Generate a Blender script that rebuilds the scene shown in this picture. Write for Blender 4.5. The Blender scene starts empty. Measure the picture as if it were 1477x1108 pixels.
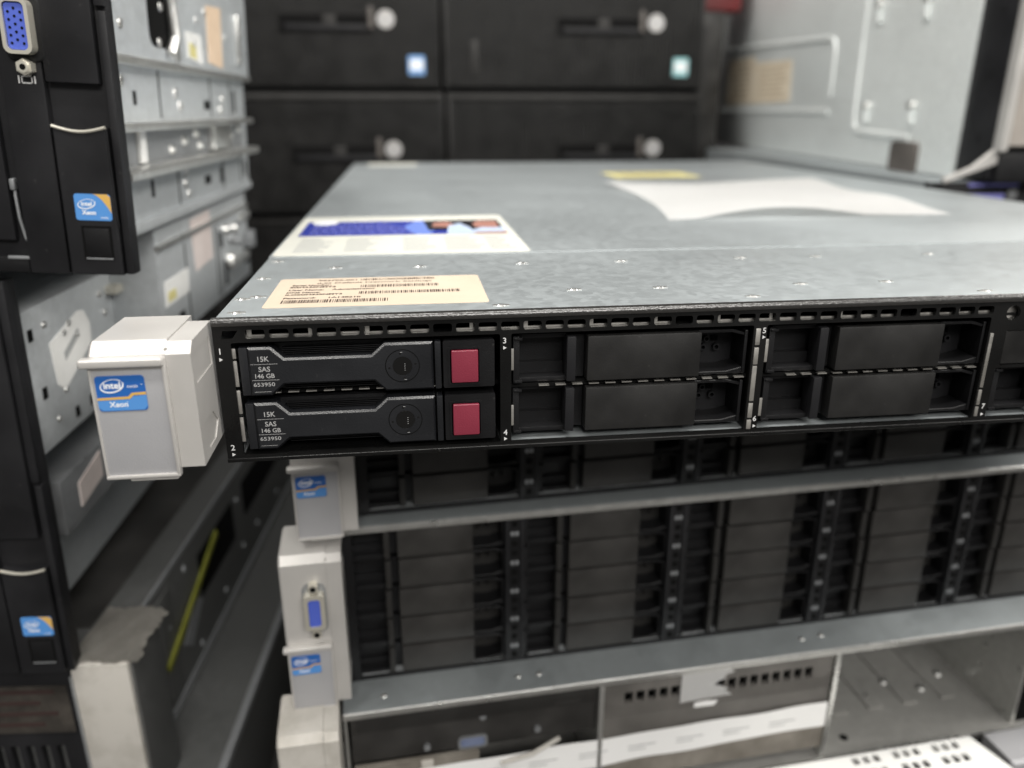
import bpy, bmesh, math, random
from mathutils import Vector, Matrix
from mathutils.geometry import tessellate_polygon
R = math.radians
random.seed(7)
S = 0.001                      # everything below is written in millimetres
ZF = -336.0                    # floor, measured from the lid of the front server
sc = bpy.context.scene
col = sc.collection

# ------------------------------------------------------------------ materials
def new_mat(name):
    m = bpy.data.materials.new(name); m.use_nodes = True
    nt = m.node_tree
    return m, nt, nt.nodes['Principled BSDF']

def tex(nt, kind, scale, **kw):
    tc = nt.nodes.new('ShaderNodeTexCoord'); mp = nt.nodes.new('ShaderNodeMapping')
    nt.links.new(tc.outputs['Object'], mp.inputs['Vector'])
    mp.inputs['Scale'].default_value = kw.pop('stretch', (1, 1, 1))
    n = nt.nodes.new(kind); n.inputs['Scale'].default_value = scale
    for k, v in kw.items(): n.inputs[k].default_value = v
    nt.links.new(mp.outputs['Vector'], n.inputs['Vector'])
    return n

def ramp(nt, sock, p0, c0, p1, c1):
    r = nt.nodes.new('ShaderNodeMapRange')
    r.inputs['From Min'].default_value = p0; r.inputs['From Max'].default_value = p1
    r.inputs['To Min'].default_value = c0; r.inputs['To Max'].default_value = c1
    nt.links.new(sock, r.inputs['Value'])
    return r.outputs['Result']

def mixc(nt, fac, a, b):
    x = nt.nodes.new('ShaderNodeMix'); x.data_type = 'RGBA'
    if hasattr(fac, 'links') or not isinstance(fac, float): nt.links.new(fac, x.inputs['Factor'])
    else: x.inputs['Factor'].default_value = fac
    for s, v in ((x.inputs[6], a), (x.inputs[7], b)):
        if isinstance(v, tuple): s.default_value = (*v, 1)
        else: nt.links.new(v, s)
    return x.outputs[2]

def bump(nt, bs, sock, strength, dist):
    b = nt.nodes.new('ShaderNodeBump'); b.inputs['Strength'].default_value = strength
    b.inputs['Distance'].default_value = dist
    nt.links.new(sock, b.inputs['Height']); nt.links.new(b.outputs['Normal'], bs.inputs['Normal'])

def plain(name, c, rough=.5, metal=0.0, spec=.5):
    m, nt, b = new_mat(name)
    b.inputs['Base Color'].default_value = (*c, 1); b.inputs['Roughness'].default_value = rough
    b.inputs['Metallic'].default_value = metal; b.inputs['Specular IOR Level'].default_value = spec
    return m

def plastic(name, c, rough=.45, grain=900., gs=.25, var=.25, metal=0.0, spec=None):
    spec = (.28 if max(c) < .06 else .5) if spec is None else spec
    """moulded plastic: fine grain bump, slight dust and gloss variation"""
    m, nt, b = new_mat(name)
    n = tex(nt, 'ShaderNodeTexNoise', 35., Detail=4.)
    d = tex(nt, 'ShaderNodeTexNoise', 420., Detail=3.)
    lo = tuple(x * (1 - var) for x in c); hi = tuple(min(1, x * (1 + var) + .002) for x in c)
    b1 = mixc(nt, ramp(nt, n.outputs['Fac'], .35, 0., .7, 1.), lo, hi)
    dust = ramp(nt, d.outputs['Fac'], .69, 0., .82, .07)
    nt.links.new(mixc(nt, dust, b1, (.35, .34, .32)), b.inputs['Base Color'])
    nt.links.new(ramp(nt, n.outputs['Fac'], .3, rough - .06, .7, rough + .1), b.inputs['Roughness'])
    b.inputs['Metallic'].default_value = metal; b.inputs['Specular IOR Level'].default_value = spec
    g = tex(nt, 'ShaderNodeTexNoise', grain * 3, Detail=2.)
    bump(nt, b, g.outputs['Fac'], gs, .0003)
    return m

def zinc(name, c, rough=.36, metal=.85, var=.10, scratch=.5):
    """galvanised sheet: spangle, faint smears and hairline scratches"""
    m, nt, b = new_mat(name)
    v = tex(nt, 'ShaderNodeTexVoronoi', 330.); n = tex(nt, 'ShaderNodeTexNoise', 9., Detail=6.)
    s = tex(nt, 'ShaderNodeTexNoise', 30., stretch=(30, 1.2, 30), Detail=5., Roughness=.7)
    fine = tex(nt, 'ShaderNodeTexVoronoi', 900.)
    f = nt.nodes.new('ShaderNodeMath'); f.operation = 'MULTIPLY_ADD'
    nt.links.new(v.outputs['Color'], f.inputs[0]); f.inputs[1].default_value = .45
    nt.links.new(n.outputs['Fac'], f.inputs[2])
    lo = tuple(x * (1 - var) for x in c); hi = tuple(min(1, x * (1 + var)) for x in c)
    base = mixc(nt, ramp(nt, f.outputs[0], .4, 0., 1., 1.), lo, hi)
    hair = mixc(nt, ramp(nt, s.outputs['Fac'], .56, 0., .72, .22), base, tuple(x * .72 for x in c))
    speck = mixc(nt, ramp(nt, fine.outputs['Color'], .80, 0., .95, .30), hair, tuple(min(1, x * 1.3) for x in c))
    nt.links.new(speck, b.inputs['Base Color'])
    nt.links.new(ramp(nt, f.outputs[0], .4, rough - .06, 1., rough + .10), b.inputs['Roughness'])
    b.inputs['Metallic'].default_value = metal
    bump(nt, b, s.outputs['Fac'], .10 * scratch, .0004)
    return m

def speckle_black(name):
    m, nt, b = new_mat(name)
    v = tex(nt, 'ShaderNodeTexNoise', 1500., Detail=2.)
    b.inputs['Base Color'].default_value = (.018, .017, .016, 1)
    b.inputs['Roughness'].default_value = .22; b.inputs['Specular IOR Level'].default_value = .8
    bump(nt, b, v.outputs['Fac'], .3, .0004)
    return m

def worn(name, a, c, scale=25., lo=.45, hi=.6, rough=.6):
    m, nt, b = new_mat(name)
    n = tex(nt, 'ShaderNodeTexNoise', scale, Detail=6., Roughness=.65)
    nt.links.new(mixc(nt, ramp(nt, n.outputs['Fac'], lo, 0., hi, 1.), a, c), b.inputs['Base Color'])
    b.inputs['Roughness'].default_value = rough; b.inputs['Specular IOR Level'].default_value = .2
    bump(nt, b, n.outputs['Fac'], .4, .001)
    return m

M = {}
M['zinc'] = zinc('zinc_sheet', (.43, .465, .478), .44, .66, var=.05, scratch=.25)
M['zinc_side'] = zinc('zinc_side', (.53, .555, .57), .45, .40)
M['zinc_edge'] = zinc('zinc_edge', (.72, .72, .70), .30, .9, scratch=.3)
M['zinc_tower'] = zinc('zinc_tower', (.76, .79, .78), .40, .30, var=.07)
M['bay_steel'] = zinc('shaded_bay_steel', (.30, .295, .28), .5, .4)  # base colour darkened to stand in for weak light inside the bay
M['zinc_dull'] = zinc('zinc_dull', (.30, .31, .32), .50, .6)
M['spring'] = zinc('spring_steel', (.66, .64, .60), .30, .9)
M['black'] = plastic('black_plastic', (.007, .007, .0078), .40, gs=.35)
M['black_soft'] = plastic('black_grained_plastic', (.0115, .0115, .0130), .46, 900., .2)
M['black_panel'] = plastic('dark_panel_plastic', (.0150, .0147, .0145), .44, 900., .12, .55)
M['lighter_panel'] = plastic('lighter_panel_plastic', (.032, .0305, .029), .42, 900., .12, .4)  # lighter tone of the dark panel plastic
M['lighter_bar'] = plastic('lighter_bar_plastic', (.022, .021, .020), .5, 900., .12)  # lighter tone of the black grained plastic
M['carrier'] = plastic('carrier_charcoal', (.0095, .0102, .0122), .27, 900., .2, spec=.6)
M['edge_black'] = speckle_black('black_paint_speckled')
M['frame_black'] = plastic('black_frame_paint', (.005, .005, .005), .27, 900., .3)
M['void'] = plain('dark_inside', (.004, .004, .004), .8, spec=.1)
M['gloss'] = plain('gloss_black', (.006, .006, .006), .12)
M['silver'] = plastic('silver_plastic', (.50, .485, .465), .33, 1000., .18, .05, metal=.25)
M['silver_panel'] = plastic('silver_grey_panel', (.40, .40, .415), .42, 1000., .22, .05, metal=.25)
M['ear_in'] = plastic('grey_pocket_plastic', (.33, .32, .30), .4, 900., .2, .05)
M['red'] = plastic('maroon_plastic', (.205, .024, .045), .38, 900., .3, .08)
M['print'] = plain('white_print', (.62, .62, .62), .5)
M['print_mid'] = plain('pale_print', (.34, .34, .34), .5)
M['print_dim'] = plain('grey_print', (.30, .30, .30), .5)
M['st_blue'] = plain('sticker_blue', (.020, .115, .40), .3)
M['st_blue2'] = plain('sticker_sky_blue', (.085, .26, .60), .3)
M['st_gold'] = plain('sticker_gold', (.62, .38, .10), .3)
M['st_white'] = plain('sticker_white', (.82, .84, .86), .4)
M['beige'] = worn('beige_label', (.53, .44, .345), (.58, .49, .39), 18., .35, .7, .5)
M['ink'] = plain('label_ink', (.045, .03, .028), 1.0, spec=.02)
M['ink_soft'] = plain('label_ink_soft', (.12, .09, .075), 1.0, spec=.02)
M['cream'] = worn('cream_label', (.60, .60, .545), (.66, .66, .60), 18., .35, .7, .4)
M['film'] = plain('glossy_label_blue', (.035, .055, .36), .25)
M['film_hi'] = plain('glossy_label_light_blue', (.17, .26, .70), .25)
M['film_dark'] = plain('glossy_label_dark', (.015, .014, .018), .25)
M['film_skin'] = plain('glossy_label_rose', (.42, .21, .17), .3)
M['film_pale'] = plain('glossy_label_pale_blue', (.52, .62, .80), .3)
M['ink_pale'] = plain('label_pale_print', (.36, .37, .37), 1.0, spec=.02)
M['lilac'] = plain('label_lilac_print', (.16, .17, .44), .3)
M['paper'] = worn('white_paper', (.79, .785, .775), (.84, .84, .835), 9., .3, .7, .8)
M['tan_label'] = worn('tan_label', (.70, .60, .46), (.76, .67, .53), 25., .4, .6)
M['tan_print'] = plain('tan_print', (.48, .39, .28), .9, spec=.05)
M['yellow'] = plain('yellow_sticker', (.66, .60, .26), .6)
M['lime'] = worn('dull_lime_plastic', (.13, .135, .02), (.19, .195, .035), 40., .4, .6)
M['white'] = worn('white_tag', (.74, .74, .72), (.82, .82, .80), 30., .4, .6)
M['pinkish'] = worn('pale_pink_tag', (.66, .58, .55), (.74, .66, .63), 30., .4, .6)
M['peach'] = worn('peach_tag', (.66, .50, .36), (.74, .57, .42), 30., .4, .6)
M['vga_blue'] = plastic('blue_port_plastic', (.075, .12, .52), .4, 900., .1, .05)
M['dusty_blue'] = worn('dusty_blue_plastic', (.10, .13, .24), (.17, .20, .30), 60., .35, .65, .6)
M['nickel'] = plain('nickel_plate', (.74, .71, .62), .30, .65)
M['rib'] = plastic('tower_front_black', (.016, .0156, .0152), .42, 300., .2)
M['tower_grey'] = plastic('warm_grey_panel', (.33, .30, .27), .42, 600., .2, .06, metal=.2)
M['worn_tape'] = worn('dirty_grey_tape', (.20, .19, .172), (.31, .295, .27), 45., .35, .68, .65)
M['dirty_white'] = worn('dirty_white_plastic', (.36, .34, .305), (.47, .45, .415), 50., .30, .55, .45)
M['brown_tape'] = worn('brown_residue', (.15, .135, .115), (.27, .25, .22), 40., .35, .68, .6)
M['dusty_brown'] = worn('dusty_brown_label', (.028, .025, .022), (.060, .053, .046), 60., .4, .65, .7)
M['dark_side'] = zinc('dark_steel_side', (.12, .122, .12), .5, .5)
M['floor'] = worn('dark_concrete', (.035, .034, .033), (.06, .058, .055), 6., .35, .65, .8)
M['wall'] = worn('dark_wall', (.03, .03, .032), (.045, .044, .045), 2., .35, .65, .9)
M['crimson'] = plastic('red_plastic', (.11, .010, .011), .5, 300., .2)
M['led_blue'] = plain('lavender_port', (.24, .24, .62), .35)
M['tower_lip'] = plastic('tower_lip_plastic', (.026, .025, .024), .5, 600., .2)
M['rubber'] = plastic('grey_brown_rubber', (.10, .088, .08), .6, 300., .3)
M['grey_vent'] = plastic('grey_vent_plastic', (.115, .108, .10), .5, 600., .3)

# ------------------------------------------------------------------ mesh builder
_txt = {}
def text_data(s, bold, shear):
    k = (s, bold, shear)
    if k in _txt: return _txt[k]
    cu = bpy.data.curves.new('lettering', 'FONT'); cu.body = s; cu.size = 1.0
    cu.align_x = 'CENTER'; cu.align_y = 'CENTER'; cu.offset = bold; cu.shear = shear; cu.resolution_u = 3
    o = bpy.data.objects.new('lettering', cu); col.objects.link(o)
    dg = bpy.context.evaluated_depsgraph_get(); dg.update()
    me = o.evaluated_get(dg).to_mesh()
    vs = [(v.co.x, v.co.y) for v in me.vertices]; fs = [tuple(p.vertices) for p in me.polygons]
    o.evaluated_get(dg).to_mesh_clear()
    bpy.data.objects.remove(o); bpy.data.curves.remove(cu)
    if vs:
        x0 = min(v[0] for v in vs); x1 = max(v[0] for v in vs); y0 = min(v[1] for v in vs); y1 = max(v[1] for v in vs)
        vs = [(x - (x0 + x1) / 2, y - (y0 + y1) / 2) for x, y in vs]
        _txt[k] = (vs, fs, x1 - x0, y1 - y0)
    return _txt[k]

class MB:
    def __init__(self): self.bm = bmesh.new()
    def _mat(self, faces, m):
        for f in faces: f.material_index = m
    def box(self, x0, x1, y0, y1, z0, z1, m=0, bev=0.0, seg=2, rot=None):
        t = bmesh.new()
        bmesh.ops.create_cube(t, size=1.0)
        for v in t.verts:
            v.co = Vector((x0 + (v.co.x + .5) * (x1 - x0), y0 + (v.co.y + .5) * (y1 - y0), z0 + (v.co.z + .5) * (z1 - z0)))
        if bev > 0:
            bmesh.ops.bevel(t, geom=list(t.edges), offset=bev, segments=seg, profile=.6, affect='EDGES')
        if rot is not None:
            for v in t.verts: v.co = rot @ v.co
        self._merge(t, m)
        return self
    def _merge(self, t, m):
        mp = {v: self.bm.verts.new(v.co) for v in t.verts}
        for f in t.faces:
            try:
                g = self.bm.faces.new([mp[v] for v in f.verts]); g.material_index = m
            except ValueError: pass
        t.free()
    def prism(self, poly, y0, y1, m=0, ch=0.0, chy=None, tf=None, back=True):
        """poly in (x,z), counter-clockwise seen from -y; front at y0, chamfered by ch"""
        tf = tf or (lambda u, v, d: (u, d, v))
        a = sum(poly[i - 1][0] * poly[i][1] - poly[i][0] * poly[i - 1][1] for i in range(len(poly)))
        if a < 0: poly = poly[::-1]
        n = len(poly); loops = []
        if ch > 0:
            ins = []
            for i in range(n):
                p0, p1, p2 = Vector(poly[i - 1]), Vector(poly[i]), Vector(poly[(i + 1) % n])
                e1 = (p1 - p0).normalized(); e2 = (p2 - p1).normalized()
                n1 = Vector((-e1.y, e1.x)); n2 = Vector((-e2.y, e2.x))
                b = n1 + n2; b = b / max(.25, b.dot(n1)) if b.length > 1e-6 else n1
                ins.append(tuple(p1 + b * ch))
            loops.append((ins, y0)); loops.append((poly, y0 + (chy or ch)))
        else: loops.append((poly, y0))
        loops.append((poly, y1))
        vv = [[self.bm.verts.new(tf(u, v, d)) for u, v in lp] for lp, d in loops]
        fs = []
        def cap(vs, lp, flip):
            for tri in tessellate_polygon([[Vector((u, v, 0)) for u, v in lp]]):
                q = [vs[i] for i in tri]
                a, b, c = [lp[i] for i in tri]
                ccw = (b[0] - a[0]) * (c[1] - a[1]) - (b[1] - a[1]) * (c[0] - a[0]) > 0
                if ccw == flip: q = q[::-1]
                try: fs.append(self.bm.faces.new(q))
                except ValueError: pass
        cap(vv[0], loops[0][0], False)
        if back: cap(vv[-1], loops[-1][0], True)
        for a, b in zip(vv, vv[1:]):
            for i in range(n):
                j = (i + 1) % n
                fs.append(self.bm.faces.new((a[i], b[i], b[j], a[j])))
        self._mat(fs, m); return self
    def plate(self, outer, holes, y0, y1, m=0, tf=None):
        tf = tf or (lambda u, v, d: (u, d, v))
        loops = [outer] + holes
        flat = [p for lp in loops for p in lp]
        tris = tessellate_polygon([[Vector((u, v, 0)) for u, v in lp] for lp in loops])
        A = [self.bm.verts.new(tf(u, v, y0)) for u, v in flat]
        B = [self.bm.verts.new(tf(u, v, y1)) for u, v in flat]
        fs = []
        for tri in tris:
            a, b, c = [flat[i] for i in tri]
            if (b[0] - a[0]) * (c[1] - a[1]) - (b[1] - a[1]) * (c[0] - a[0]) < 0: tri = tri[::-1]
            for L, t in ((A, tri), (B, tri[::-1])):
                try: fs.append(self.bm.faces.new([L[i] for i in t]))
                except ValueError: pass
        k = 0
        for li, lp in enumerate(loops):
            n = len(lp); idx = list(range(k, k + n)); k += n
            ar = sum(lp[i - 1][0] * lp[i][1] - lp[i][0] * lp[i - 1][1] for i in range(n))
            if (ar < 0) == (li == 0): idx = idx[::-1]
            for i in range(n):
                j = (i + 1) % n
                fs.append(self.bm.faces.new((A[idx[i]], B[idx[i]], B[idx[j]], A[idx[j]])))
        self._mat(fs, m); return self
    def flat(self, poly, d, m=0, tf=None):
        """a printed patch: one polygon at depth d"""
        tf = tf or (lambda u, v, d: (u, d, v))
        vs = [self.bm.verts.new(tf(u, v, d)) for u, v in poly]
        for tri in tessellate_polygon([[Vector((u, v, 0)) for u, v in poly]]):
            f = self.bm.faces.new([vs[i] for i in tri]); f.material_index = m
        return self
    def text(self, s, u, v, h, d, m=0, tf=None, bold=0.0, shear=0.0, width=None, align='C', cap=None):
        """lettering whose total height is h (or fitted to width)"""
        tf = tf or (lambda a, b, c: (a, c, b))
        vs, fs, w, hh = text_data(s, bold, shear)
        ky = h / hh; kx = (width / w) if width else ky
        off = 0 if align == 'C' else (w * kx / 2 if align == 'L' else -w * kx / 2)
        q = [self.bm.verts.new(tf(u + off + x * kx, v + y * ky, d)) for x, y in vs]
        for f in fs:
            try: g = self.bm.faces.new([q[i] for i in f]); g.material_index = m
            except ValueError: pass
        return self
    def cyl(self, c, axis, r, depth, m=0, n=24, r2=None, bev=0.0):
        t = bmesh.new()
        bmesh.ops.create_cone(t, cap_ends=True, segments=n, radius1=r, radius2=r if r2 is None else r2, depth=depth)
        if bev: bmesh.ops.bevel(t, geom=[e for e in t.edges if len(e.link_faces) == 2 and any(len(f.verts) > 4 for f in e.link_faces)], offset=bev, segments=2, affect='EDGES')
        q = Vector((0, 0, 1)).rotation_difference(Vector(axis)).to_matrix()
        for v in t.verts: v.co = q @ v.co + Vector(c)
        self._merge(t, m); return self
    def ring(self, c, r0, r1, y0, y1, m=0, n=40):
        """flat ring facing -y"""
        P = []
        for r, y in ((r0, y1), (r0, y0), (r1, y0), (r1, y1)):
            P.append([self.bm.verts.new((c[0] + r * math.cos(2 * math.pi * i / n), y, c[1] + r * math.sin(2 * math.pi * i / n))) for i in range(n)])
        for a, b in zip(P, P[1:]):
            for i in range(n):
                j = (i + 1) % n
                f = self.bm.faces.new((a[i], b[i], b[j], a[j])); f.material_index = m
        return self
    def tube(self, pts, r, m=0, n=10):
        pts = [Vector(p) for p in pts]; rings = []
        for i, p in enumerate(pts):
            d = (pts[min(i + 1, len(pts) - 1)] - pts[max(i - 1, 0)]).normalized()
            a = d.orthogonal().normalized() if i == 0 else (a0 - d * a0.dot(d)).normalized()
            a0 = a; b = d.cross(a)
            rings.append([self.bm.verts.new(p + r * (a * math.cos(2 * math.pi * k / n) + b * math.sin(2 * math.pi * k / n))) for k in range(n)])
        for A, B in zip(rings, rings[1:]):
            for k in range(n):
                f = self.bm.faces.new((A[k], A[(k + 1) % n], B[(k + 1) % n], B[k])); f.material_index = m
        for rg, fl in ((rings[0], True), (rings[-1], False)):
            f = self.bm.faces.new(rg[::-1] if fl else rg); f.material_index = m
        return self
    def grid(self, fn, nu, nv, m=0, thick=0.0):
        P = [[self.bm.verts.new(fn(i / nu, j / nv)) for j in range(nv + 1)] for i in range(nu + 1)]
        for i in range(nu):
            for j in range(nv):
                f = self.bm.faces.new((P[i][j], P[i + 1][j], P[i + 1][j + 1], P[i][j + 1])); f.material_index = m
        return self
    def build(self, name, mats, parent=None, loc=(0, 0, 0), solid=None):
        if solid:
            bmesh.ops.solidify(self.bm, geom=list(self.bm.faces), thickness=solid)
        bmesh.ops.recalc_face_normals(self.bm, faces=list(self.bm.faces))
        me = bpy.data.meshes.new(name)
        for v in self.bm.verts: v.co *= S
        self.bm.to_mesh(me); self.bm.free()
        for k in (mats if isinstance(mats, (list, tuple)) else [mats]): me.materials.append(M[k])
        if len(me.polygons):
            me.polygons.foreach_set('use_smooth', [True] * len(me.polygons))
            me.set_sharp_from_angle(angle=R(32))
        o = bpy.data.objects.new(name, me); col.objects.link(o)
        if parent: o.parent = parent
        o.location = Vector(loc) * S
        return o

def W(x, y, z): return Vector((x * S, y * S, (z - ZF) * S))
def thing(name, label, cat, loc=(0, 0, 0), yaw=0.0, roll=0.0, group=None):
    o = bpy.data.objects.new(name, None); col.objects.link(o); o.empty_display_size = .02
    o.location = W(*loc); o.rotation_euler = (0, R(roll), R(yaw))
    o['label'] = label; o['category'] = cat
    if group: o['group'] = group
    return o
def dup(o, parent=None, loc=None, name=None, scale=None):
    c = o.copy(); c.name = name or o.name; col.objects.link(c)
    if parent is not None: c.parent = parent
    if loc is not None: c.location = Vector(loc) * S
    if scale: c.scale = scale
    for ch in list(o.children): dup(ch, c)
    return c
def rr(x0, x1, z0, z1, r, n=4):
    """rounded rectangle loop"""
    P = []
    for cx, cz, a in ((x1 - r, z1 - r, 0), (x0 + r, z1 - r, 90), (x0 + r, z0 + r, 180), (x1 - r, z0 + r, 270)):
        for k in range(n + 1):
            t = R(a + 90 * k / n); P.append((cx + r * math.cos(t), cz + r * math.sin(t)))
    return P
def ell(cx, cz, a, b, n=28, t0=0, t1=360):
    return [(cx + a * math.cos(R(t0 + (t1 - t0) * i / n)), cz + b * math.sin(R(t0 + (t1 - t0) * i / n))) for i in range(n)]
def swoosh(mb, cx, cz, a, b, d, m, tf=None, w=.09, tilt=12, t0=25, t1=375, n=40):
    """an open oval stroke, thicker towards the bottom"""
    pts = []
    for i in range(n + 1):
        t = R(t0 + (t1 - t0) * i / n); k = w * (.55 + .6 * max(0, -math.sin(t)))
        for s in (1 + k, 1 - k):
            x, z = a * s * math.cos(t), b * s * math.sin(t); c, q = math.cos(R(tilt)), math.sin(R(tilt))
            pts.append((cx + x * c - z * q, cz + x * q + z * c))
    tf = tf or (lambda u, v, d: (u, d, v))
    vs = [mb.bm.verts.new(tf(u, v, d)) for u, v in pts]
    for i in range(n):
        f = mb.bm.faces.new((vs[2 * i], vs[2 * i + 1], vs[2 * i + 3], vs[2 * i + 2])); f.material_index = m

# ------------------------------------------------------------------ stickers
def chip_sticker(name, parent, x0, x1, z0, z1, y, old=False):
    mb = MB(); w, h = x1 - x0, z1 - z0
    mats = ['st_blue', 'st_blue2', 'st_gold', 'st_white']
    mb.prism(rr(x0, x1, z0, z1, h * .1), y, y + .15, 1 if old else 0)
    d = y - .05
    if not old:
        mb.flat([(x0 + .1 * h, z0 + .02 * h), (x1 - .1 * h, z0 + .02 * h), (x1, z0 + .12 * h), (x1, z0 + .44 * h), (x0 + .72 * w, z0 + .41 * h), (x0 + .66 * w, z0 + .33 * h), (x0, z0 + .31 * h), (x0, z0 + .12 * h)], d, 1)
        mb.flat([(x0, z0 + .32 * h), (x0 + .66 * w, z0 + .34 * h), (x0 + .74 * w, z0 + .44 * h), (x1, z0 + .45 * h), (x1, z0 + .53 * h), (x0 + .71 * w, z0 + .51 * h), (x0 + .63 * w, z0 + .41 * h), (x0, z0 + .39 * h)], d - .04, 2)
        swoosh(mb, x0 + .33 * w, z0 + .72 * h, .235 * w, .175 * h, d - .04, 3)
        mb.text('intel', x0 + .335 * w, z0 + .735 * h, .19 * h, d - .05, 3, bold=.025)
        mb.text('inside', x0 + .745 * w, z0 + .70 * h, .085 * h, d - .05, 3, shear=.25)
        mb.text('TM', x0 + .93 * w, z0 + .74 * h, .03 * h, d - .05, 3)
        mb.text('Xeon', x0 + .41 * w, z0 + .195 * h, .155 * h, d - .05, 3, bold=.02)
        mb.text('®', x0 + .60 * w, z0 + .25 * h, .04 * h, d - .05, 3)
    else:
        arc = [(x0 + w * (.50 + .50 * t), z0 + h * (1 - .72 * t ** 1.9)) for t in [i / 10 for i in range(11)]]
        mb.flat([(x1 - .08 * w, z0 + h), (x0 + .5 * w, z0 + h)] + arc[1:] + [(x1, z0 + .9 * h)], d, 2)
        swoosh(mb, x0 + .33 * w, z0 + .62 * h, .24 * w, .17 * h, d - .04, 3)
        mb.text('intel', x0 + .33 * w, z0 + .63 * h, .17 * h, d - .05, 3, bold=.025)
        mb.text('Xeon', x0 + .37 * w, z0 + .30 * h, .17 * h, d - .05, 3, bold=.03)
        mb.text('inside', x0 + .79 * w, z0 + .12 * h, .085 * h, d - .05, 3, shear=.2)
    return mb.build(name, mats, parent)

# ------------------------------------------------------------------ silver latch ear
def make_ear(parent, top, bot, ltop, vga=False, dirty=False):
    """mounting ear left of a face whose left edge is x=0; heights are absolute to the parent"""
    ms = ['dirty_white', 'ear_in'] if dirty else ['silver', 'ear_in']
    mb = MB()
    prof = [(-16.9, top), (8, top), (8, bot), (-20, bot), (-20, top - 3.0)]       # (y, z) seen from the side
    tfx = lambda u, v, d: (d, u, v)
    mb.prism(prof, -26.3, -7.6, 0, .8, tf=tfx)
    # inner half of the ear with an open pocket on its right side
    t2 = top - .45
    prof2 = [(-17.4, t2), (3, t2), (3, bot + .7), (-20.3, bot + .7), (-20.3, t2 - 2.6)]
    pocket = [[(-17.6, t2 - 3.4), (-1.2, t2 - 3.4), (-.2, t2 - 9), (-.2, t2 - 11.5), (-17.6, t2 - 11.5)],
              [(-17.6, t2 - 12.6), (-3.5, t2 - 12.6), (-3.5, bot + 12.5), (-15, bot + 12.5)],
              [(-16.4, bot + 10.8), (-6, bot + 10.8), (-1.5, bot + 6.5), (-6, bot + 2.9), (-13.5, bot + 2.9)]]
    mb.plate(prof2, pocket[:1] + pocket[2:], -1.7, -1.4, 0, tf=tfx)
    mb.prism(prof2, -7.5, -1.7, 0, .0, tf=tfx)
    mb.box(-7.9, -7.1, -19.4, 2, bot + 1.6, t2 - 1.2, 1)
    ear = mb.build('mounting_ear', ms, parent)
    lp = MB()
    lz = ltop
    lp.box(-25.6, -8.0, -21.6, -19.7, bot - .3, lz - 1.5, 1, .35)                   # recessed grey panel
    lp.box(-25.9, -25.2, -22.0, -19.8, bot - .3, lz - 1.6, 0, .25)                 # thin raised rim
    lp.box(-8.3, -7.4, -22.2, -19.8, bot - .9, lz - .4, 0, .35)
    lp.box(-25.9, -7.4, -22.2, -19.8, bot - 1.2, bot - .2, 0, .35)
    lp.box(-27.6, -7.6, -23.4, -19.9, lz - 2.3, lz, 0, .8, 3)                       # thumb lip
    lp.box(-25.9, -8.2, -21.9, -19.9, lz - 3.3, lz - 2.3, 0, .3)
    lp.box(-20.4, -8.4, -21.2, -17, bot - 2.3, bot - 1.2, 0, .3)
    lp.build('latch_panel', [ms[0], 'dirty_white' if dirty else 'silver_panel'], ear)
    if not dirty:
        chip_sticker('processor_sticker', ear, -24.7, -12.9, lz - 14.0, lz - 4.6, -21.8)
    if vga:
        zc = vga
        v = MB()
        v.prism(rr(-18, -8.4, zc - 12, zc + 12, 3.6), -20.3, -19.8, 1)
        v.plate(rr(-17.4, -9.0, zc - 8.2, zc + 8.2, 1.8), [rr(-15.6, -10.8, zc - 6.4, zc + 6.4, 1.2)], -24.5, -19.8, 0)
        v.prism(rr(-15.5, -10.9, zc - 6.3, zc + 6.3, 1.1), -24.1, -19.8, 2)
        for s in (-1, 1):
            v.cyl((-13.2, -21.6, zc + s * 10.9), (0, 1, 0), 2.1, 4, 0, 6)
            v.cyl((-13.2, -23.65, zc + s * 10.9), (0, 1, 0), 1.2, .3, 3, 12)
        v.build('video_port', ['nickel', 'zinc_dull', 'vga_blue', 'void'], ear)
    return ear

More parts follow.
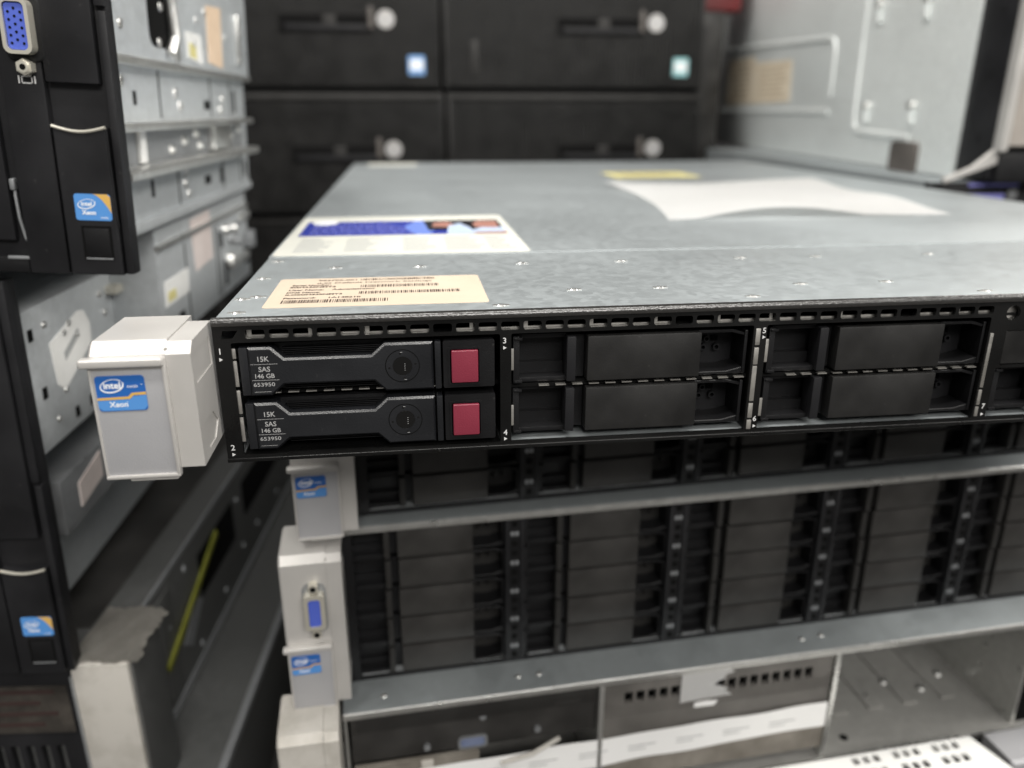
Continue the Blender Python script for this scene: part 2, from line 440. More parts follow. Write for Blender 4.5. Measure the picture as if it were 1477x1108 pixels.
# ------------------------------------------------------------------ drives and blanks (local origin: left edge and top of the bay)
def make_blank(parent, m0='black', m1='black_soft', m2='black_panel'):
    """empty drive filler: frame, deep recesses, grip bar and wide cover panel; x 0.7..73, z 0..-14.6"""
    mb = MB()
    mb.box(.7, 2.6, .6, 30, -14.5, -.1, 0, .2)                      # left post
    mb.box(1.0, 3.4, .2, 2.2, -1.2, -.3, 0, .2); mb.box(1.0, 3.4, .2, 2.2, -14.4, -13.5, 0, .2)
    mb.box(2.6, 23, 8.5, 10, -9.6, -1.2, 0)                         # recess back
    mb.box(2.6, 17, 3.0, 9, -1.3, 0, 0, .2)                         # recess ceiling
    mb.box(2.6, 17, 1.6, 10, -14.5, -13.0, 0, .25)                  # recess floor lip
    mb.box(2.6, 17, 6.0, 10, -13.0, -9.6, 0)
    mb.box(19, 22.8, 4.2, 10, -14.2, -.9, 0)
    mb.box(.8, 72.8, 11.5, 12.4, -14.4, -.3, 1)
    mb.box(57.5, 72.6, 10.5, 11.5, -14, -.6, 1)                     # right recess back
    mb.prism([(57.5, -.2), (68.2, -.2), (72.9, -1.6), (72.9, -2.5), (68.0, -1.2), (57.5, -1.2)], 1.2, 11, 0, .2)
    mb.prism([(57.5, -14.5), (72.9, -14.5), (72.9, -12.3), (72.2, -12.3), (67.2, -13.5), (57.5, -13.5)], 1.2, 11, 0, .2)
    mb.box(72.0, 73.0, .8, 11, -14.3, -.5, 0, .2)
    for x, z, r in ((62.6, -2.4, .75), (67.0, -2.4, .8), (63.2, -5.3, .7), (62.2, -8.0, .75), (66.6, -8.0, .8)):
        mb.ring((x, z), r * .85, r * 1.4, 8.9, 10.6, 1, 16); mb.cyl((x, 10.4, z), (0, 1, 0), r * .86, .1, 2, 14)
    mb.box(64.8, 67.2, 10.2, 10.6, -6.2, -4.4, 2)
    b = mb.build('drive_blank', [m0, m1, 'void'], parent)
    g = MB(); g.box(16.6, 19.4, -.6, 6, -14.2, -.3, 0, .45); g.build('grip_bar', [m1], b)
    c = MB(); c.box(22.9, 57.9, -.5, 9, -14.3, -.4, 0, .4); c.build('cover_panel', [m2], b)
    return b

def make_carrier(parent):
    """hot-plug drive carrier; local origin x=0 chassis left, z=0 top of drive"""
    zt, zb = -.2, -14.6
    mb = MB()
    pol = [(8.2, zt), (14.6, zt), (18.1, zt - 3.4), (42.4, zt - 3.4), (46.2, zt), (60.0, zt), (60.0, zb), (46.2, zb), (42.9, zb + 3.2), (17.6, zb + 3.2), (13.9, zb), (8.2, zb)]
    mb.prism(pol, -1.3, 4.5, 0, .6, .6)
    mb.box(5.7, 8.15, -.8, 5, zb + .1, zt - .1, 0, .35)             # hinge strip on the left
    mb.box(8.15, 62.3, 4.4, 7, zb + .4, zt - .3, 1)                # dark body behind the cut-outs
    for k in range(4): mb.box(17, 45, 2.6, 4.5, zt - 1.5 - .55 * k, zt - 1.32 - .55 * k, 1)
    for k in range(3): mb.box(17, 45, 2.6, 4.5, zb + .8 + .6 * k, zb + 1.0 + .6 * k, 1)
    c = mb.build('drive_carrier', ['carrier', 'black'], parent)
    s = MB(); s.box(60.5, 62.3, -1.2, 6, zb, zt, 0, .35); s.build('hinge_bar', ['carrier'], c)
    h = MB()
    h.plate(rr(62.9, 77.9, zb + .1, zt, .5), [rr(64.6, 73.7, zb + 1.2, zt - 2.2, .6)], -1.0, 6, 0)
    h.plate(rr(64.3, 74.0, zb + .9, zt - 1.9, .8), [rr(64.9, 73.4, zb + 1.5, zt - 2.5, .6)], -1.25, -.6, 0)
    h.box(64.5, 73.8, 3.5, 4.2, zb + 1.1, zt - 2.1, 1)
    h.build('release_housing', ['black', 'void'], c)
    b = MB(); b.box(65.25, 73.05, -1.9, 3.6, zb + 1.75, zt - 2.85, 0, .4, 3); b.build('release_button', ['red'], c)
    r = MB(); cx, cz = 51.15, -7.1
    r.ring((cx, cz), 4.72, 4.98, -1.36, -1.2, 1)
    r.ring((cx, cz), 2.9, 4.7, -1.42, -1.2, 0)
    r.cyl((cx, -1.3, cz), (0, 1, 0), 2.75, .3, 2, 36)
    for k in range(4):
        a = R(90 * k + 8); r.ring((cx + 3.8 * math.cos(a), cz + 3.8 * math.sin(a)), 0.01, .32, -1.46, -1.3, 2, 12)
    for k in range(4): r.box(cx + .55, cx + .85, -1.49, -1.4, cz - 1.35 + .62 * k, cz - 1.2 + .62 * k, 3)
    r.box(cx - .5, cx + .1, -1.5, -1.44, cz + 4.05, cz + 4.2, 3); r.box(cx + .4, cx + 1.1, -1.5, -1.44, cz - 4.2, cz - 4.05, 3)
    r.build('activity_ring', ['carrier', 'void', 'gloss', 'print_dim'], c)
    t = MB(); d = -1.36; x = 12.45
    t.text('15K', x, -3.55, 1.5, d, 0, bold=.012)
    t.box(8.8, 16.3, d, d + .04, -5.12, -5.03, 0)
    t.text('SAS', x, -6.55, 1.5, d, 0, bold=.012)
    t.text('146 GB', x, -8.55, 1.35, d, 0, bold=.012)
    t.box(8.8, 16.3, d, d + .04, -9.86, -9.77, 0)
    t.text('653950', x - .4, -11.1, 1.15, d, 0, bold=.008, width=5.9)
    t.box(9.2, 13.8, d, d + .04, -13.35, -13.27, 0)
    t.box(8.5, 8.56, d, d + .04, -13.3, -1.2, 1)
    t.build('drive_lettering', ['print_mid', 'black'], c)
    return c

# ================================================================== the front server
def server_body(parent, wdt, dep, H, y0=1.4):
    c = MB()
    c.box(0, .9, y0, dep, -H + .9, -1, 0); c.box(wdt - .9, wdt, y0, dep, -H + .9, -1, 0)
    c.box(0, wdt, y0, dep, -H, -H + .9, 0); c.box(.9, wdt - .9, dep - 1, dep, -H + .9, -1, 0)
    c.box(1, wdt - 1, 42, 44, -H + 1, -1.2, 1)
    return c.build('chassis', ['zinc_side', 'void'], parent)

sv = thing('rack_server', 'slim silver-lidded rack server on top of the middle stack, with two red-buttoned drives', 'server', (0, 0, 0))
H = 43.0
server_body(sv, 434, 668, H)
lid = MB()
lid.box(.6, 433.4, .9, 94.6, -1.0, 0, 0, .25)
lid.box(.2, 433.8, 95.0, 667.5, -1.2, .25, 0, .4)
lid.build('lid', ['zinc'], sv)
# rolled black front edge
prof = [(1.1, -.02), (.7, -.03), (.1, -.35), (-.35, -.9), (-.5, -1.6), (-.45, -2.3), (.2, -2.5), (1.1, -2.5)]
ed = MB(); ed.prism(prof, -.6, 434.6, 0, 0, tf=lambda u, v, d: (d, u, v)); ed.build('front_edge', ['edge_black'], sv)

# rivets stamped in the lid
for (x, y) in ((5, 86), (27.6, 70.6), (58, 69.4), (96, 71), (133.9, 70.6), (181.7, 72), (212.3, 71.4), (260, 71), (4.9, 53.9), (3.8, 22.8), (5.4, 5.6), (80.5, 5.2), (106, 23.5), (134.3, 23.2), (182.2, 23), (212.4, 22.9), (158.8, 7.2), (235.4, 5.4), (8, 25.5)):
    r = MB()
    r.cyl((0, 0, .2), (0, 0, 1), 1.5, .4, 0, 16, 1.0)
    r.box(-2.4, -1.1, -.7, .7, -.05, .28, 0, .12); r.box(1.1, 2.4, -.7, .7, -.05, .28, 0, .12)
    r.cyl((0, 0, .42), (0, 0, 1), .5, .06, 1, 10)
    r.build('rivet', ['zinc_edge', 'zinc_dull'], sv, (x, y, 0))

# face plate with vent slots and bay openings
holes = []; slots = []
holes.append([(1.6, -6.0), (4.6, -6.0), (6.2, -3.7), (2.2, -3.7)])
x = 8.1; k = 0
while x < 428:
    w = 5.35
    if not (238 < x + w and x < 247): slots.append((x, x + w)); holes.append(rr(x, x + w, -6.1, -3.55, .7))
    x += 6.53; k += 1
holes.append(ell(242.4, -6.0, 2.4, 2.4, 24))
BAYS = [(4.0, 79.6), (82.9, 157.0), (161.2, 235.2), (240.0, 314.0)]
for i, (a, b) in enumerate(BAYS):
    holes.append(rr(a, b, -41.3, -7.2, .6) if i < 3 else rr(a, b, -41.3, -24.2, .8))
holes.append(rr(241.2, 313, -23.2, -11.8, .5))
holes.append(rr(318, 428, -41.0, -8.0, .6))
fp = MB()
fp.plate([(-.6, -43.1), (434.6, -43.1), (434.6, -2.2), (-.6, -2.2)], holes, 0, 1.3, 0)
fp.box(-.6, 434.6, -.75, .2, -43.2, -42.0, 0, .3, 3)             # rolled bottom rim
fp.box(79.75, 82.75, 1.3, 40, -41.2, -7.3, 0); fp.box(157.3, 161.0, 1.3, 40, -41.2, -7.3, 0); fp.box(235.5, 239.8, 1.3, 40, -41.2, -7.3, 0)
fp.box(5.0, 431, 1.4, 40, -7.1, -6.3, 0)
fp.build('face_frame', ['frame_black'], sv)
# spring-steel pieces glimpsed behind the slots and between the bays
sp = MB()
for i, (a, b) in enumerate(slots):
    if i % 11 not in (8,): sp.box(a - .6, b + .4, 1.9, 2.6, -7.0, -5.55 + .1 * math.sin(i * 2.1), 0)
    if i in (0, 5, 12, 15, 18, 21, 27, 33, 40): sp.box(a + .2, a + 1.5, 1.8, 2.4, -6.4, -3.2, 0)
    if i in (2, 9, 23, 37): sp.box(b - 1.3, b - .3, 1.8, 2.4, -6.4, -3.2, 0)
sp.box(240, 245, 2.0, 2.6, -10, -3, 0)
sp.build('vent_spring_strip', ['spring'], sv)
def spring(x0, x1, segs, y=.4):
    q = MB()
    for z0, z1 in segs: q.box(x0, x1, y, y + .6, z0, z1, 0, .2)
    q.build('spring_tab', ['spring'], sv)
spring(3.7, 5.0, [(-12.0, -9.0), (-20.3, -12.6), (-28.6, -21.4), (-37.2, -29.6)])
spring(82.3, 83.7, [(-18.6, -11.9), (-36.2, -29.6)])
spring(157.6, 159.1, [(-13.4, -8.2), (-19.6, -14.2), (-31.6, -20.1), (-37.2, -32.3), (-41.0, -37.9)], -.35)
spring(161.4, 162.4, [(-19.2, -11.8), (-37, -31)])
spring(235.7, 236.9, [(-30.6, -12.4), (-36.6, -31.4), (-40.6, -37.2)], -.35)
# shelf comb between the two rows and the bright bay floor
for a, b in BAYS[:3]:
    q = MB(); yq = 4.6 if a < 10 else .9; q.box(a, b, yq + 1.4, 30, -24.5, -23.4, 1)
    xx = a + 8.5
    while xx < b - 4:
        q.box(xx, xx + 3.1, yq, yq + 1.4, -24.02, -23.72, 0); xx += 5.1
    q.build('shelf_comb', ['spring', 'void'], sv)
q = MB(); q.box(83, 314, 1.35, 40, -41.9, -41.35, 0); q.build('bay_floor', ['zinc'], sv)
q = MB(); q.box(4, 79.6, 1.35, 40, -41.9, -41.35, 0); q.build('bay_floor', ['frame_black'], sv)
# numbering
for s_, x, z, tz_ in (('1', .9, -9.5, -11.9), ('2', 1.2, -38.7, -40.9), ('3', 80.9, -9.2, -11.4), ('4', 81.1, -38.1, -40.2), ('5', 160.3, -8.9, -11.0), ('6', 160.2, -37.6, -40.1), ('7', 238.6, -37.2, -40.0)):
    nm = MB(); nm.text(s_, x, z, 1.75, -.08, 0, bold=.012)
    nm.flat([(x - .4, tz_ + .55), (x - .4, tz_ - .55), (x + .6, tz_)], -.08, 0)
    nm.build('bay_number', ['print'], sv)
q = MB()
q.prism(rr(241.3, 312.9, -23.1, -11.9, .5), .2, 6, 0, .3); q.build('optical_blank', ['black_panel'], sv)
q = MB()
q.plate(rr(318.2, 427.8, -40.9, -8.1, .6), [rr(321 + 5.2 * i, 325 + 5.2 * i, -39.5 + 5.2 * j, -35.5 + 5.2 * j, 1.0, 2) for i in range(20) for j in range(6)], .5, 2, 0)
q.build('vent_mesh', ['frame_black'], sv)
ear = make_ear(sv, -.8, -35.6, -3.9)

ca = make_carrier(sv); ca.location = Vector((0, .9, -8.5)) * S
cb = dup(ca, sv, (.15, .9, -25.15))
bl = make_blank(sv); bl.location = Vector((82.9, .6, -8.5)) * S
for x, z in ((82.75, -24.6), (162.0, -8.5), (161.9, -24.6), (240.4, -24.7)):
    dup(bl, sv, (x, .6, z))

# printed label on the lid (u -> x, v -> y)
tz = lambda u, v, d: (u, v, d)
lb = MB(); z0 = .02
lb.prism(rr(11.4, 77.6, 9.8, 51.2, 1.4), z0 + .12, z0, 0, tf=tz)
d = z0 + .17
def barcode(mb, x0, x1, y0, y1, m, slant=0):
    rng = random.Random(int(x0 * 31 + y0)); u = x0
    while u < x1:
        w = rng.choice((.22, .22, .45)); g = rng.choice((.22, .28, .45))
        mb.flat([(u, y0), (min(u + w, x1), y0), (min(u + w, x1) + slant, y1), (u + slant, y1)], d, m, tz); u += w + g
barcode(lb, 37.9, 62.6, 46.0, 49.0, 1); barcode(lb, 38.4, 63.4, 35.0, 39.0, 1); barcode(lb, 38.3, 69.8, 25.4, 29.2, 1); barcode(lb, 16.0, 47.6, 14.8, 19.0, 1)
for s, u, v, w, m in (('983705-001', 24, 47.3, 12.6, 2), ('iLO Default Network Settings', 24, 42.8, 37.5, 1), ('Serial Number:', 16.4, 40.1, 12.4, 1), ('SGH335NMY3', 16, 37.2, 14.4, 1),
                      ('User Name:', 16.2, 33.0, 10.8, 1), ('Administrator', 29.5, 33.0, 13.8, 1), ('DNS Name:', 16, 29.4, 10.2, 1), ('ILOSGH335NMY3', 16, 26.3, 17.2, 1), ('Password:', 16, 21.6, 9.6, 1), ('1A148210', 29.5, 21.6, 9.6, 1)):
    lb.text(s, u, v, 2.0, d, m, tf=tz, bold=.03, width=w, align='L')
lb.build('network_label', ['beige', 'ink', 'ink_soft'], sv)
# glossy information label behind it
ib = MB(); z0 = .27
ib.prism(rr(1.2, 103.5, 95.6, 212.5, 3), z0 + .12, z0, 0, tf=tz)
d = z0 + .17
P = lambda pts, m, e=0: ib.flat(pts, d + e, m, tz)
P([(5, 146), (100, 146), (100, 193), (5, 193)], 1)
P([(58, 146), (64, 146), (75, 193), (58, 193), (52, 170)], 2, .03)
P([(64, 158), (100, 158), (100, 193), (62, 193)], 3, .05)
P([(66, 170), (73, 168), (77, 178), (74, 188), (67, 184)], 4, .08)
P([(72, 146), (86, 146), (84, 165), (80, 182), (74, 172)], 5, .09)
P([(87, 166), (98, 164), (99, 188), (90, 190), (86, 178)], 4, .09)
P([(86, 146), (100, 146), (100, 166), (90, 166), (84, 156)], 5, .07)
P([(84, 145), (100, 145), (100, 151), (86, 150)], 4, .11)
ib.flat(ell(13.5, 190, 6.2, 9, 24), d + .06, 6, tz)
rng = random.Random(3)
for j in range(8):
    u = 9.0
    while u < 55 - j * 1.5:
        w = rng.uniform(1.5, 5); ib.box(u, u + w, 150 + 4.6 * j, 151.8 + 4.6 * j, d, d + .05, 7); u += w + 1
for cx, cw in ((8, 14), (28, 16), (52, 14), (70, 17), (88, 11)):
    for j in range(8):
        w = cw * rng.uniform(.55, 1); ib.box(cx, cx + w, 104 + 4.6 * j, 105.5 + 4.6 * j, d, d + .05, 8)
ib.build('information_label', ['cream', 'film', 'film_hi', 'film_dark', 'film_skin', 'film_pale', 'st_white', 'lilac', 'ink_pale'], sv)
q = MB(); q.prism(rr(230, 304, 444, 506, 3), .42, .27, 0, tf=tz)
for j in range(5): q.box(238, 296 - 6 * (j % 3), 450 + 11 * j, 453 + 11 * j, .42, .48, 1)
q.build('caution_label', ['yellow', 'ink_soft'], sv)
q = MB(); q.prism(rr(16, 66, 622, 660, 3), .42, .27, 0, tf=tz); q.build('rear_label', ['cream'], sv)

# ------------------------------------------------------------------ loose sheet of paper on the lid
def sheet(u, v):
    bl_, br_, tr_, tl_ = Vector((188, 178)), Vector((349, 184)), Vector((378, 398)), Vector((200, 366))
    p = (bl_ * (1 - u) + br_ * u) * (1 - v) + (tl_ * (1 - u) + tr_ * u) * v
    z = .8 + 4.2 * max(0, math.sin(u * 5.6 - .6)) * (1 - v) ** 1.2 + 3.5 * max(0, 1 - u * 2.2) ** 2 * v ** 2 + 2.2 * math.sin(v * 5 + u * 3) ** 2 * u
    return (p.x + 9 * math.sin(math.pi * v) * (1 - u) ** 2, p.y + 5 * math.sin(u * 6) * (1 - v) + 5 * math.sin(math.pi * u) * v, z)
q = MB(); q.grid(sheet, 36, 36)
pp = q.build('paper_sheet', ['paper'], None, (0, 0, -ZF), solid=.12)
pp['label'] = 'loose wrinkled sheet of white paper lying on the silver server lid'; pp['category'] = 'paper'

# ================================================================== two-unit servers under it
def bay_server(name, label, loc, yaw, H, rows, rp, vga):
    t = thing(name, label, 'server', loc, yaw)
    server_body(t, 434, 640, H)
    l = MB(); l.box(.3, 433.7, 1.2, 639.6, -1.0, 0, 0, .25); l.box(.0, 434, -.6, 1.2, -3.2, -.1, 1, .5, 3); l.build('lid', ['zinc', 'zinc_edge'], t)
    zb = -H + 1.6; ztop = zb + rows * rp
    f = MB()
    f.box(0, 434, 0, 1.3, ztop, -3.3, 0); f.box(0, 434, -.2, 1.3, -H, zb, 0, .2)
    f.box(0, 6, 0, 1.3, zb, ztop, 0); f.box(0, 2.2, -1.2, 1.3, -H + .3, -3.5, 0, .3)
    for c in range(1, 6):
        x = c * 78.5; f.box(x - 4.2, x + 4.2, 0, 20, zb, ztop, 0, .3)
        f.box(x - 4.4, x - 2.6, -.7, 1, zb, ztop, 1, .3); f.box(x + 2.6, x + 4.4, -.7, 1, zb, ztop, 1, .3)
        for r in range(rows):
            z = zb + (r + .5) * rp
            f.cyl((x, -.1, z - 5), (0, 1, 0), 1.5, .4, 2, 12); f.cyl((x, -.1, z + 5), (0, 1, 0), 1.5, .4, 2, 12)
    f.box(396.5, 434, 0, 1.3, zb, ztop, 0)
    f.build('face_frame', ['black', 'black_soft', 'void'], t)
    for c in range(1, 5):
        q = MB()
        for r in range(rows):
            z = zb + (r + .5) * rp
            q.box(c * 78.5 - 1.9, c * 78.5 - .2, -.5, .3, z - 1.1, z + 1.1, 0, .5); q.box(c * 78.5 + .2, c * 78.5 + 1.9, -.5, .3, z - 1.1, z + 1.1, 0, .5)
        q.build('latch_catch_row', ['zinc_dull'], t)
    proto = None
    for c in range(5):
        for r in range(rows):
            if proto is None: proto = make_blank(t, 'black', 'lighter_bar', 'lighter_panel'); o = proto; o.location = Vector((3.9 + 78.5 * c, .6, zb + (r + 1) * rp - .3)) * S
            else: o = dup(proto, t, (3.9 + 78.5 * c, .6, zb + (r + 1) * rp - .3))
            o.scale = (.96, 1, .985); o.location += Vector((random.uniform(-.25, .25), random.uniform(-.3, .5), random.uniform(-.12, .12))) * S; o.rotation_euler.y = R(random.uniform(-.25, .25))
    e = make_ear(t, -.6, -H + 7 if vga else -H + 4, -H + 38.5 if vga else -H + 36, vga); e.location.x = (3.6 if vga else 2.6) * S
    return t
s2 = bay_server('rack_server', 'black-bay rack server directly below the topmost server of the middle stack', (26, 96.5, -44), 4.2, 71.4, 4, 15.4, False)
s3 = bay_server('rack_server', 'five-row black-bay server whose silver ear carries a blue video port', (18, 87, -116.0), 3.6, 80.0, 5, 15.05, -24.4)

# ------------------------------------------------------------------ gutted server with an open bay
A = R(3.6)
O4 = (18 - 2 * math.cos(A) + 20 * math.sin(A), 87 - 2 * math.sin(A) - 20 * math.cos(A), -196)
s4 = thing('rack_server', 'open-fronted server with an empty steel bay and a torn white paper strip', 'server', O4, 3.6)
c = MB(); H4 = 68
c.box(0, 1, 1, 600, -H4 + 1, -1, 0); c.box(354, 356, .5, 300, -H4 + 1, -1, 1); c.box(433, 434, 1, 600, -H4 + 1, -1, 0)
c.box(0, 434, -2.5, 600, -H4, -H4 + 1, 0, .3); c.box(1, 433, 599, 600, -H4 + 1, -1, 0); c.box(240, 356, 170, 172, -H4 + 1, -1, 2)
c.box(357, 434, 1, 3, -H4 + 1, -1, 2)
for x in (262, 284, 306, 330): c.box(x, x + 9, 24, 168, -H4 + .6, -H4 + 2.2, 0, .5)
for i in range(6): c.cyl((252 + 18 * i, 34 + 9 * (i % 2), -H4 + 1.6), (0, 0, 1), 2.6, 1.4, 1, 14, 1.8)
c.cyl((258, 8, -H4 + 1.1), (0, 0, 1), 2.2, .4, 2, 16)
c.box(0, 434, -3.2, -2.4, -H4 - 2.2, -H4 + 1.1, 1, .3)
c.build('chassis', ['bay_steel', 'zinc_edge', 'void'], s4)
l = MB(); l.box(0, 434, -.4, 599.5, -1, 0, 0, .2); l.box(-.3, 434.3, -1.4, -.4, -3.4, -.1, 1, .4, 3); l.build('lid', ['zinc', 'zinc_edge'], s4)
for x, y in ((18, 8), (80, 9), (90, 9), (225, 9), (236, 10)):
    q = MB(); q.cyl((x, y, .2), (0, 0, 1), 1.6, .5, 0, 14, 1.1); q.build('rivet', ['zinc_edge'], s4)
q = MB(); q.box(117, 119.4, -1.2, 120, -H4 + 1.1, -1.1, 0, .3); q.build('bay_wall', ['zinc_edge'], s4)
q = MB(); q.prism([(239.2, -1.1), (241.6, -1.1), (241.6, -30), (240.2, -H4 + 1.1), (237.8, -H4 + 1.1), (239.2, -30)], -1.2, 120, 0, .2); q.build('bay_wall', ['zinc_edge'], s4)
q = MB()
q.box(2.5, 116.6, 1.5, 60, -14.5, -1.2, 0, .4); q.box(5, 112, .7, 2, -12.8, -5.2, 1, .3); q.box(96, 108, .2, 1, -12, -10.4, 0, .2)
q.box(2.5, 116.6, 2.6, 60, -31, -15, 0, .4)
q.build('optical_drive', ['lighter_panel', 'lighter_bar'], s4)
q = MB(); q.prism(rr(51.5, 63, -30.4, -25.2, 1.6), 2.0, 5, 0, .3); q.plate(rr(50.4, 64.2, -31.2, -24.4, 2), [rr(51.5, 63, -30.4, -25.2, 1.6)], 1.6, 3, 1); q.build('video_port', ['dusty_blue', 'zinc_dull'], s4)
for x, z in ((62, -13.8), (88, -25.5), (36, -27)):
    q = MB(); q.cyl((x, 1.8, z), (0, 1, 0), 1.6, 2.0, 0, 14, bev=.3); q.build('panel_screw', ['zinc_dull'], s4)
q = MB()
q.plate([(120, -H4 + 6), (238.6, -H4 + 6), (238.6, -1.2), (120, -1.2)], [rr(130 + 5.85 * i, 134.3 + 5.85 * i, -17, -10.6, .5, 2) for i in range(17)], .6, 3, 0)
q.box(121, 238, 6, 7, -H4 + 7, -2, 1)
for j in range(6): q.box(120.4, 238.4, .2, .8, -24.4 + 1.25 * j, -23.8 + 1.25 * j, 0)
q.build('vent_panel', ['grey_vent', 'void'], s4)
def strip(u, v):
    x = 14 + 224 * u; zt = -36.8 + 4.4 * u + .25 * math.sin(u * 21); zb = -50.5 + 3.6 * u + .4 * math.sin(u * 23 + 1) - 4 * (1 - u)
    return (x, -.6 - .5 * math.sin(u * 17) ** 2, zt * v + zb * (1 - v))
q = MB(); q.grid(strip, 60, 4); 
for i in range(7):
    u = .2 + .11 * i; xx = 14 + 224 * u; zz = -41.5 + 4 * u
    q.box(xx, xx + 14, -1.45, -1.35, zz - 2.2, zz - 1.8, 1); q.box(xx, xx + 9, -1.45, -1.35, zz - 4.4, zz - 4.0, 1)
q.build('paper_strip', ['paper', 'ink_pale'], s4)
def torn(u, v):
    e = 3.2 * math.sin(v * 9 + .6) + 1.6 * math.sin(v * 23 + 1) + .8 * math.sin(v * 57)
    return (158 + 20 * u + (e + 2) * max(0, u - .4) / .6, -.3 - 1.4 * max(0, u - .6) * (.5 + .5 * math.sin(v * 9)), -20.5 + 17 * v + 1.2 * u)
q = MB(); q.grid(torn, 8, 36); q.build('torn_label', ['paper'], s4, solid=.15)
q = MB(); q.prism([(165.5, -24.6), (176, -24.9), (178, -22.6), (172, -21.6), (166, -22)], -.1, .5, 0, .1); q.build('torn_scrap', ['paper'], s4)
q = MB(); q.box(121, 238, .1, .55, -61.5, -47.5, 0); q.box(3, 60, .4, 2.2, -66, -32, 0)
for i in range(9): q.box(8 + 5 * i, 11 + 5.5 * i, -.2, .6, -58 + 2.4 * (i * 7 % 9), -52 + 2.4 * (i * 7 % 9), 1, .3)
q.tube([(70, -2, -39), (84, -3.5, -35), (98, -2, -29)], 1.1, 1)
q.build('glue_residue', ['brown_tape', 'dirty_white'], s4)
make_ear(s4, 8.2 - 1, -52, -28, False, True)

# ------------------------------------------------------------------ lowest server of the middle stack
A = R(3.6)
O5 = (18 + 45 * math.sin(A), 87 - 45 * math.cos(A), -266.5)
s5 = thing('rack_server', 'bottom server of the middle stack with a white perforated flange', 'server', O5, 3.6)
q = MB(); q.box(0, 434, 30, 600, -69, -.3, 0, .5); q.box(0, 434, 27, 30, -60, -2, 1, .4); q.build('chassis', ['dark_side', 'black'], s5)
hl = [rr(288 + 5.6 * i, 291.8 + 5.6 * i, -2 + 8 * j, 2.6 + 8 * j, .4, 2) for i in range(-9, 4) if i % 4 != 3 for j in (0, 1)]
tfz = lambda u, v, d: (u, v, d)
q = MB(); q.plate([(180, -24), (322, -24), (313, 12), (180, 12)], hl, 12.6, 13.6, 0, tf=tfz); q.box(180, 322, -24.8, -23.8, -24, 13.4, 0, .4); q.box(180, 313, 11.4, 12.6, -.2, 13, 0)
q.build('perforated_flange', ['white'], s5)
q = MB(); q.prism([(326, 9), (352, 9), (352, -40), (330, -40), (326, -8)], -4, 16, 0, 1.5); q.build('mounting_ear', ['silver_panel'], s5)

